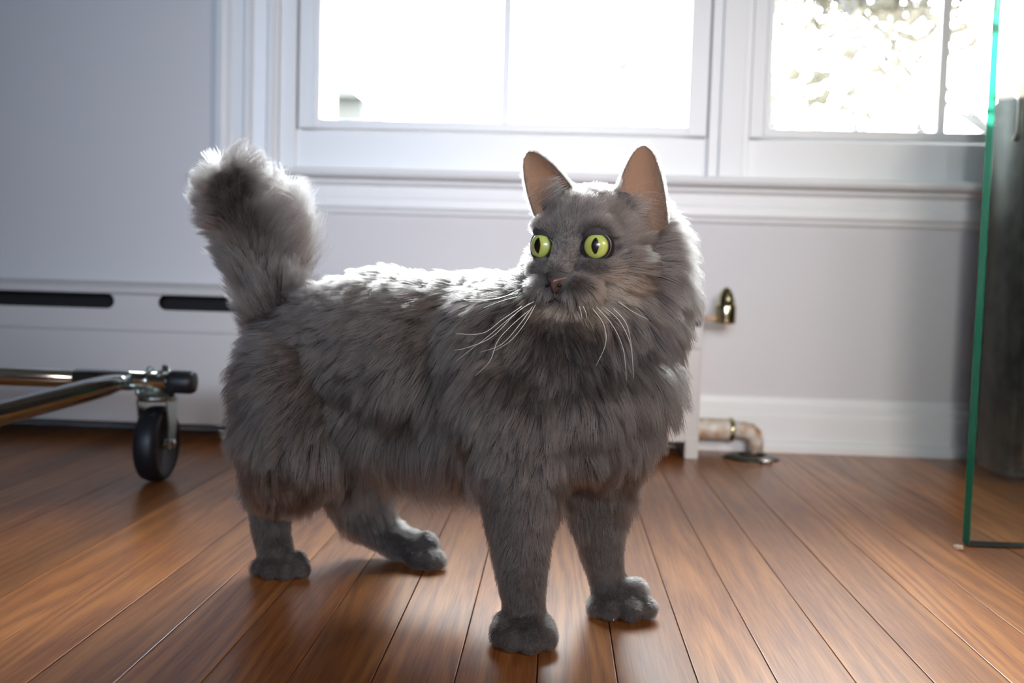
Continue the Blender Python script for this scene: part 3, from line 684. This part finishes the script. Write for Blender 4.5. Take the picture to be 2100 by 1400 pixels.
# guides: pixel x, y, depth, flow on screen (dx, dy, dY), length, lift (degrees), density
G_ = [
 # back and flanks
 (620, 600, .92, -1, .3, 0, .022, 25, 1), (700, 580, .90, -1, .15, 0, .022, 22, 1), (800, 570, .89, -1, .05, 0, .022, 22, 1), (900, 565, .87, -1, .05, 0, .022, 22, 1), (1000, 560, .85, -1, .1, 0, .022, 22, 1),
 (600, 700, .87, -1, .35, 0, .028, 26, 1), (700, 700, .84, -1, .5, 0, .026, 22, 1), (800, 700, .82, -1, .6, 0, .026, 22, 1), (900, 690, .80, -.9, .7, 0, .026, 22, 1), (1000, 680, .79, -.8, .9, 0, .026, 22, 1),
 (520, 800, .90, -1, .25, 0, .030, 35, 1), (540, 880, .88, -1, .5, 0, .032, 30, 1), (610, 820, .85, -.7, .7, 0, .030, 25, 1), (700, 820, .83, -.6, .9, 0, .030, 22, 1), (800, 810, .82, -.5, 1, 0, .030, 22, 1), (900, 800, .80, -.5, 1, 0, .032, 22, 1), (980, 800, .79, -.5, 1, 0, .032, 20, 1),
 (620, 930, .85, -.2, 1, 0, .030, 22, 1), (700, 930, .85, .1, 1, 0, .034, 22, 1), (780, 920, .84, .1, 1, 0, .055, 22, 1), (860, 910, .83, -.05, 1, 0, .060, 20, 1), (950, 910, .81, -.15, 1, 0, .064, 18, 1),
 (760, 960, .89, .1, 1, 0, .055, 30, .8), (880, 950, .87, 0, 1, 0, .062, 30, .8), (970, 950, .84, .05, 1, 0, .064, 24, .8),
 # rump
 (500, 720, .92, -1, .1, 0, .030, 35, 1), (540, 660, .93, -.9, .1, .2, .028, 30, 1), (520, 940, .90, -.4, 1, 0, .026, 24, 1), (580, 1000, .88, -.1, 1, 0, .022, 20, 1), (670, 1000, .87, .2, 1, 0, .032, 20, 1),
 # near hind shank and paw
 (556, 1060, .90, 0, 1, 0, .009, 18, 1), (556, 1120, .90, 0, 1, 0, .007, 18, 1.2), (580, 1160, .88, .1, 1, -.5, .0034, 18, 1.8),
 (740, 1030, .95, .3, 1, 0, .024, 22, 1), (790, 1100, .95, .6, 1, 0, .010, 20, 1.1), (860, 1140, .94, 1, .3, 0, .0055, 20, 1.5),
 # shoulder and near front leg
 (1050, 700, .76, -.6, 1, 0, .028, 20, 1), (1050, 820, .74, -.35, 1, 0, .026, 20, 1), (1010, 920, .76, -.5, 1, 0, .020, 22, 1), (1070, 920, .74, -.2, 1, 0, .020, 20, 1), (1080, 1010, .745, -.25, 1, 0, .015, 22, 1),
 (1010, 1010, .77, -.4, 1, 0, .014, 22, 1), (1068, 1100, .745, -.2, 1, 0, .011, 20, 1.1), (1070, 1200, .74, -.25, 1, 0, .008, 20, 1.2), (1072, 1270, .74, 0, 1, 0, .006, 18, 1.3), (1074, 1320, .73, 0, 1, -.6, .0034, 18, 2.0),
 # chest and ruff
 (1130, 700, .745, -.3, 1, 0, .032, 24, 1), (1200, 700, .75, .1, 1, 0, .034, 24, 1), (1290, 700, .77, .35, 1, 0, .036, 26, 1), (1350, 650, .80, .6, 1, 0, .036, 32, 1), (1370, 580, .82, .9, .8, 0, .034, 35, 1),
 (1130, 800, .745, -.3, 1, 0, .030, 24, 1), (1220, 800, .75, .1, 1, 0, .034, 24, 1), (1310, 800, .78, .3, 1, 0, .036, 28, 1), (1150, 900, .75, .1, 1, 0, .028, 22, 1), (1240, 900, .765, .2, 1, 0, .030, 24, 1), (1300, 900, .80, .5, 1, 0, .028, 30, 1),
 (1170, 990, .76, .2, 1, 0, .022, 22, 1), (1250, 990, .79, .2, 1, 0, .022, 24, 1), (1290, 980, .82, .7, 1, 0, .020, 34, 1),
 # nape
 (1060, 600, .82, -.4, 1, .2, .016, 26, 1), (1100, 560, .86, -.4, 1, .3, .016, 26, 1), (1320, 520, .85, .8, .3, .4, .028, 30, 1), (1390, 540, .86, 1, .4, .2, .030, 34, 1),
 # far front leg and paw
 (1228, 1060, .80, .1, 1, 0, .014, 22, 1), (1234, 1130, .81, .1, 1, 0, .008, 20, 1.1), (1245, 1200, .815, .15, 1, 0, .006, 18, 1.3), (1270, 1240, .80, .3, 1, -.5, .0036, 18, 1.9), (1310, 1220, .81, 1, .5, -.2, .005, 22, 1.5),
 # tail
 (600, 610, .91, .3, -1, 0, .040, 40, 1.2), (530, 620, .90, -.4, -1, 0, .032, 22, 1.1), (590, 560, .935, .8, -1, 0, .068, 45, 1.5), (500, 560, .93, -.7, -.5, 0, .034, 35, 1.2),
 (560, 500, .935, .8, -1, 0, .068, 48, 1.6), (480, 490, .93, -.8, -.2, 0, .026, 40, 1.2), (530, 440, .93, 1, -.8, 0, .060, 48, 1.6), (445, 420, .92, -1, 0, 0, .026, 45, 1.2),
 (430, 375, .915, -1, -.3, 0, .028, 45, 1.3), (450, 350, .93, -.4, -1, .5, .034, 55, 1.6), (490, 345, .93, .3, -1, .5, .036, 55, 1.6), (525, 360, .93, 1, -.8, .4, .032, 50, 1.4), (500, 375, .90, 1, .5, 0, .017, 18, 1.3), (460, 380, .90, .5, -.9, 0, .016, 18, 1.3), (500, 470, .90, .2, -1, 0, .028, 25, 1.2), (470, 400, .90, .2, -1, 0, .022, 22, 1.2),
 (545, 540, .90, .2, -1, 0, .030, 25, 1.2),
]
GP = np.array([at(g[0], g[1], g[2]) for g in G_]); GD = np.array([scr(*g[3:6]) for g in G_]); GL = np.array([g[6] for g in G_]); GA = np.radians([g[7] for g in G_]); GN = np.array([g[8] for g in G_])
def vnoise(P, scale, seed=0):             # smooth value noise on points
    q = P*scale; i = np.floor(q).astype(np.int64); f = q-i; f = f*f*(3-2*f); r = np.zeros(len(P))
    for dx in (0, 1):
        for dy in (0, 1):
            for dz in (0, 1):
                h = ((i[:, 0]+dx)*73856093) ^ ((i[:, 1]+dy)*19349663) ^ ((i[:, 2]+dz)*83492791) ^ (seed*2654435761)
                h = (h ^ (h >> 13))*1274126177; h = (h ^ (h >> 16)) & 0xffff
                r += (h/65535.)*np.where(dx, f[:, 0], 1-f[:, 0])*np.where(dy, f[:, 1], 1-f[:, 1])*np.where(dz, f[:, 2], 1-f[:, 2])
    return r*2-1
def sstep(a, b_, x): t = np.clip((x-a)/(b_-a), 0, 1); return t*t*(3-2*t)
def field(P, Nn):
    n = len(P); D_ = np.zeros((n, 3)); Ln = np.zeros(n); An = np.zeros(n)
    for s in range(0, n, 40000):
        d2 = ((P[s:s+40000, None, :]-GP[None])**2).sum(2)+1e-5; w_ = 1/d2**2.2; w_ /= w_.sum(1, keepdims=True)
        D_[s:s+40000] = w_@GD; Ln[s:s+40000] = w_@GL; An[s:s+40000] = w_@GA
    # head: hair runs away from the nose
    q = (P-HC)@HM; nv = q-np.array([0, .062, -.018]); r = np.linalg.norm(nv, axis=1)
    hd = (nv/r[:, None])@HM.T; hd[:, 2] -= .25*sstep(.05, .09, r)*(q[:, 2] < 0)
    rad = np.sqrt((q[:, 0]/.050)**2+((q[:, 1]+.004)/.058)**2+((q[:, 2]+.002)/.056)**2)
    wh = 1-sstep(.85, 1.35, rad)
    hlgt = .0030+.012*sstep(.02, .10, r)+.016*sstep(.075, .12, r)*(q[:, 2] < .02)+.012*sstep(.026, .045, np.abs(q[:, 0]))*sstep(.012, -.005, q[:, 2])
    D_ = D_*(1-wh)[:, None]+hd*wh[:, None]; Ln = Ln*(1-wh)+hlgt*wh; An = An*(1-wh)+math.radians(20)*wh
    D_ /= np.linalg.norm(D_, axis=1)[:, None]+1e-9
    return D_, Ln, An, wh, q
# sample the surface
me = body.data; me.calc_loop_triangles()
nt_ = len(me.loop_triangles); tri = np.empty(nt_*3, np.int32); me.loop_triangles.foreach_get('vertices', tri); tri = tri.reshape(-1, 3)
vc = np.empty(len(me.vertices)*3, np.float32); me.vertices.foreach_get('co', vc); vc = vc.reshape(-1, 3).astype(float)
vn = np.empty(len(me.vertices)*3, np.float32); me.vertices.foreach_get('normal', vn); vn = vn.reshape(-1, 3).astype(float)
a, b2, c2 = vc[tri[:, 0]], vc[tri[:, 1]], vc[tri[:, 2]]; cen = (a+b2+c2)/3
fn = np.cross(b2-a, c2-a); area_ = np.linalg.norm(fn, axis=1)/2; fn /= (np.linalg.norm(fn, axis=1)[:, None]+1e-12)
_, Ltri, _, whT, _ = field(cen, fn)
dens = (1/(Ltri+.004))**.55; dens *= np.where(fn@(C_-cen).T.mean(axis=1)*0+((C_-cen)*fn).sum(1) > -.05, 1.0, .45); dens *= 1+1.3*whT
tailw = sstep(.02, -.02, cen[:, 0]-at(610, 500, .93)[0])*sstep(.24, .28, cen[:, 2]); dens *= 1+.8*tailw
NH = 230000
prob = area_*dens; prob /= prob.sum()
def sample(n, prob):
    ti = rng.choice(nt_, n, p=prob); u = rng.random(n); v = rng.random(n); fl = u+v > 1; u[fl] = 1-u[fl]; v[fl] = 1-v[fl]; w_ = 1-u-v
    P = a[ti]*w_[:, None]+b2[ti]*u[:, None]+c2[ti]*v[:, None]
    Nn = vn[tri[ti, 0]]*w_[:, None]+vn[tri[ti, 1]]*u[:, None]+vn[tri[ti, 2]]*v[:, None]; Nn /= np.linalg.norm(Nn, axis=1)[:, None]
    return P, Nn
P, Nn = sample(NH, prob)
ok = P[:, 2] > .0015
q = (P-HC)@HM
for ec, lg in EYES:
    dv_ = P-ec; ok &= ~((np.linalg.norm(dv_-np.outer(dv_@lg, lg), axis=1) < ER*.98) & ((dv_@lg) > -.004))
nq = q-np.array([0, .049, -.0275]); ok &= ~((np.abs(nq[:, 0]) < .0100*np.clip(1+nq[:, 2]/.012, .15, 1)) & (np.abs(nq[:, 2]) < .0085) & (q[:, 1] > .036))
for EP, Fn, ax_ in EARS:                   # no coat inside the ear openings
    o0 = EP[0][0].mean(0); Hh = np.linalg.norm(EP[0][-1].mean(0)-o0); xd = np.cross(ax_, Fn); dl = P-o0
    v_ = (dl@ax_)/Hh; u_ = (dl@xd)/.022; ok &= ~((v_ > .22) & (v_ < 1) & (np.abs(u_) < .8) & (dl@Fn > -.022))
P, Nn = P[ok], Nn[ok]
def strands(P, Nn, D_, Ln, An, seed, npt=6, clumps=True, jit=.12, clump_amt=.60, ncl=8000):
    n = len(P)
    # low frequency swirl of the flow so that the coat breaks into locks
    for sc_, am in ((45, .28), (110, .18)):
        D_ = D_+am*np.stack([vnoise(P, sc_, seed+k) for k in range(3)], 1)*sstep(.006, .02, Ln)[:, None]
    D_ = D_+rng.normal(0, jit, (n, 3))
    T = D_-(D_*Nn).sum(1)[:, None]*Nn; T /= np.linalg.norm(T, axis=1)[:, None]+1e-9
    An = An*(1+.35*vnoise(P, 60, seed+9))+rng.normal(0, .10, n); Ln = Ln*(.72+.4*rng.random(n))*(1+.18*vnoise(P, 70, seed+5))
    d0 = T*np.cos(An+.35)[:, None]+Nn*np.sin(An+.35)[:, None]
    d1 = T*np.cos(An*.55)[:, None]+Nn*np.sin(An*.55)[:, None]; 
    g = np.array([0, 0, -1.0])
    d1 = d1+g*(.25*sstep(.015, .04, Ln))[:, None]; d1 /= np.linalg.norm(d1, axis=1)[:, None]
    pts = np.empty((n, npt, 3)); pts[:, 0] = P-Nn*.0006
    for k in range(1, npt):
        s = (k-.5)/(npt-1); d = d0*(1-s)+d1*s; d /= np.linalg.norm(d, axis=1)[:, None]; pts[:, k] = pts[:, k-1]+d*(Ln/(npt-1))[:, None]
    if clumps:
        ci = rng.choice(n, min(ncl, n//8), replace=False); kd = KDTree(len(ci))
        for j, i in enumerate(ci): kd.insert(pts[i, 0], j)
        kd.balance(); near = np.array([kd.find(p)[1] for p in pts[:, 0]]); lead = pts[ci[near]]
        amt = clump_amt*sstep(.006, .022, Ln)*(.6+.6*rng.random(n)); 
        off = lead-lead[:, :1]+(pts[:, :1]*.0)
        for k in range(1, npt):
            f = (amt*((k/(npt-1))**1.3))[:, None]
            pts[:, k] = pts[:, k]*(1-f)+lead[:, k]*f
        cr_ = rng.random(len(ci))[near]
    else: cr_ = rng.random(n)
    pts += (rng.normal(0, .0003, pts.shape))*np.linspace(0, 1, npt)[None, :, None]
    pts[:, :, 2] = np.maximum(pts[:, :, 2], .0006)
    return pts, cr_, Ln
D_, Ln, An, wh, q = field(P, Nn)
pts, cr1, Lr = strands(P, Nn, D_, Ln, An, 3)
# colour: slate grey with slightly browner flanks, pale warm chin and muzzle
n = len(P); base = np.empty((n, 3)); tone = .85+.18*vnoise(P, 30, 21)+.12*vnoise(P, 90, 22)+.5*(cr1-.5)+rng.normal(0, .24, n)
base[:] = np.array([.067, .057, .053]); base *= np.clip(tone, .3, 2.0)[:, None]
warm = sstep(-.040, -.045, q[:, 2])*sstep(.010, .03, q[:, 1])*wh; warm = np.maximum(warm, .4*wh*np.exp(-((q[:, 0]-.034)**2/.00012+(q[:, 2]+.032)**2/.00015))*sstep(0, .01, q[:, 1])); base = base*(1-warm[:, None]*.8)+np.array([.70, .47, .31])*warm[:, None]*.8
mz = np.exp(-((q[:, 0])**2/.00009+(q[:, 1]-.045)**2/.0004+(q[:, 2]+.004)**2/.0003))*wh; base *= (1+3.0*mz+.7*wh)[:, None]
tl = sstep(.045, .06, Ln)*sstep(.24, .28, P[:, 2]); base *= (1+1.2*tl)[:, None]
fst = wh*sstep(.015, .03, q[:, 2])*np.sin(q[:, 0]*420+1.2); base *= (1-.22*np.clip(fst, -1, 1))[:, None]      # faint forehead stripes
und = wh*np.exp(-((np.abs(q[:, 0])-.026)**2/.00012+(q[:, 2]+.018)**2/.00008)); base *= (1-.18*und)[:, None]
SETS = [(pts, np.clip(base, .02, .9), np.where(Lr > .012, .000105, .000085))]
# ear fur: short hair over the back of the shell and its rims, wisps inside
for k, (EP, Fn, ax_) in enumerate(EARS):
    nv, nu = EP.shape[1]-1, EP.shape[2]-1; m_ = 6500
    v = rng.random(m_)**.9; u = rng.uniform(-1, 1, m_); rim = rng.random(m_) < .35; u[rim] = np.sign(u[rim])*(1-np.abs(rng.normal(0, .04, rim.sum()))); u = np.clip(u, -1, 1)
    jf = v*nv; jf = np.minimum(jf, nv-.001); uf = np.minimum((u+1)/2*nu, nu-.001); j0 = jf.astype(int); i0 = uf.astype(int); fj = (jf-j0)[:, None]; fi = (uf-i0)[:, None]
    Q = EP[1]; Pp = (Q[j0, i0]*(1-fi)+Q[j0, i0+1]*fi)*(1-fj)+(Q[j0+1, i0]*(1-fi)+Q[j0+1, i0+1]*fi)*fj
    Xd = np.cross(ax_, Fn); nn = -Fn[None]+u[:, None]*.9*(Xd if (Q[3, nu]-Q[3, 0])@Xd > 0 else -Xd)[None]; nn /= np.linalg.norm(nn, axis=1)[:, None]
    dd = np.repeat(ax_[None], m_, 0); Lh = np.where(np.abs(u) > .93, .0055, .004); pt_, c_, _ = strands(Pp, nn, dd, Lh, np.full(m_, .35), 40+k, 4, False, .12)
    SETS.append((pt_, np.clip(np.array([.20, .17, .16])[None]*(1+.3*rng.normal(0, 1, m_))[:, None], .03, .8), np.full(m_, .00008)))
    m_ = 1500; v = rng.uniform(.02, .75, m_); u = rng.uniform(-1, 1, m_); kp = (np.abs(u) > .45+.5*rng.random(m_)*(v > .3)) | (v < .3*rng.random(m_)+.1); v, u = v[kp], u[kp]; m_ = len(v)
    j0 = (v*nv).astype(int); i0 = np.minimum(((u+1)/2*nu).astype(int), nu); Pp = EP[0][j0, i0]; nn = np.repeat(Fn[None], m_, 0)
    pt_, c_, _ = strands(Pp, nn, np.repeat(ax_[None], m_, 0), np.full(m_, .0065), np.full(m_, .4), 50+k, 4, False, .25)
    SETS.append((pt_, np.clip(np.array([.16, .13, .12])[None]*(1+.3*rng.normal(0, 1, m_))[:, None], .03, .8), np.full(m_, .00007)))
    # furnishings: pale wisps crossing the opening from the inner edge
    m_ = 170; inner = (-1 if k == 0 else 1); v = rng.uniform(.05, .38, m_); j0 = (v*nv).astype(int); u_i = (1 if inner < 0 else nu-1)
    s0 = EP[0][j0, u_i]; tgt = EP[0][np.clip(j0+1, 0, nv), nu-u_i]+Fn*.004; m0 = (s0+tgt)/2+Fn*.008+ax_*.004
    ww = np.empty((m_, 6, 3)); ln_ = rng.uniform(.3, 1.0, m_)[:, None]; jit_ = rng.normal(0, .004, (m_, 3))-ax_*rng.uniform(-.002, .008, m_)[:, None]
    for kk in range(6):
        t = kk/5*ln_; ww[:, kk] = s0*(1-t)**2+m0*2*t*(1-t)+tgt*t*t+jit_*t
    SETS.append((ww, np.full((m_, 3), .55)*np.array([1, .9, .8]), np.full(m_, .00007)))

fur_m = D.materials.new('cat_fur'); fur_m.use_nodes = True; fur_m.node_tree.nodes.clear()
o_ = N(fur_m, 'ShaderNodeOutputMaterial'); hb = N(fur_m, 'ShaderNodeBsdfHairPrincipled'); hb.model = 'CHIANG'; hb.parametrization = 'COLOR'
at_ = N(fur_m, 'ShaderNodeAttribute'); at_.attribute_name = 'fur_colour'; hi = N(fur_m, 'ShaderNodeHairInfo')
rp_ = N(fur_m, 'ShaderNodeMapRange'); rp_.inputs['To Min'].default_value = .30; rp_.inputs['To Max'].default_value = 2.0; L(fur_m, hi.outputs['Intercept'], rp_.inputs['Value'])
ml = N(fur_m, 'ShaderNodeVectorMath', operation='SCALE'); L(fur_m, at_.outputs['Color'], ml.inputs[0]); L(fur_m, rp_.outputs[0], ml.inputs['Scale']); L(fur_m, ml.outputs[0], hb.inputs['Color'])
hb.inputs['Roughness'].default_value = .28; hb.inputs['Radial Roughness'].default_value = .4; hb.inputs['Coat'].default_value = 0.0; hb.inputs['IOR'].default_value = 1.5
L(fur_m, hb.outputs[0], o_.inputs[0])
hc = D.hair_curves.new('fur'); sizes = []; pos = []; colr = []; rad_ = []
for pt_, cc, rd in SETS:
    n_, k_ = pt_.shape[:2]; sizes += [k_]*n_; pos.append(pt_.reshape(-1, 3)); colr.append(np.concatenate([cc, np.ones((n_, 1))], 1)); prf = np.array([1.0]*(k_-2)+[.7, .2]); rad_.append((rd[:, None]*prf[None]).reshape(-1))
hc.add_curves(sizes); pos = np.concatenate(pos)-np.array(cat.location)
hc.attributes['position'].data.foreach_set('vector', pos.astype(np.float32).ravel())
ra = hc.attributes.new('radius', 'FLOAT', 'POINT'); ra.data.foreach_set('value', np.concatenate(rad_).astype(np.float32))
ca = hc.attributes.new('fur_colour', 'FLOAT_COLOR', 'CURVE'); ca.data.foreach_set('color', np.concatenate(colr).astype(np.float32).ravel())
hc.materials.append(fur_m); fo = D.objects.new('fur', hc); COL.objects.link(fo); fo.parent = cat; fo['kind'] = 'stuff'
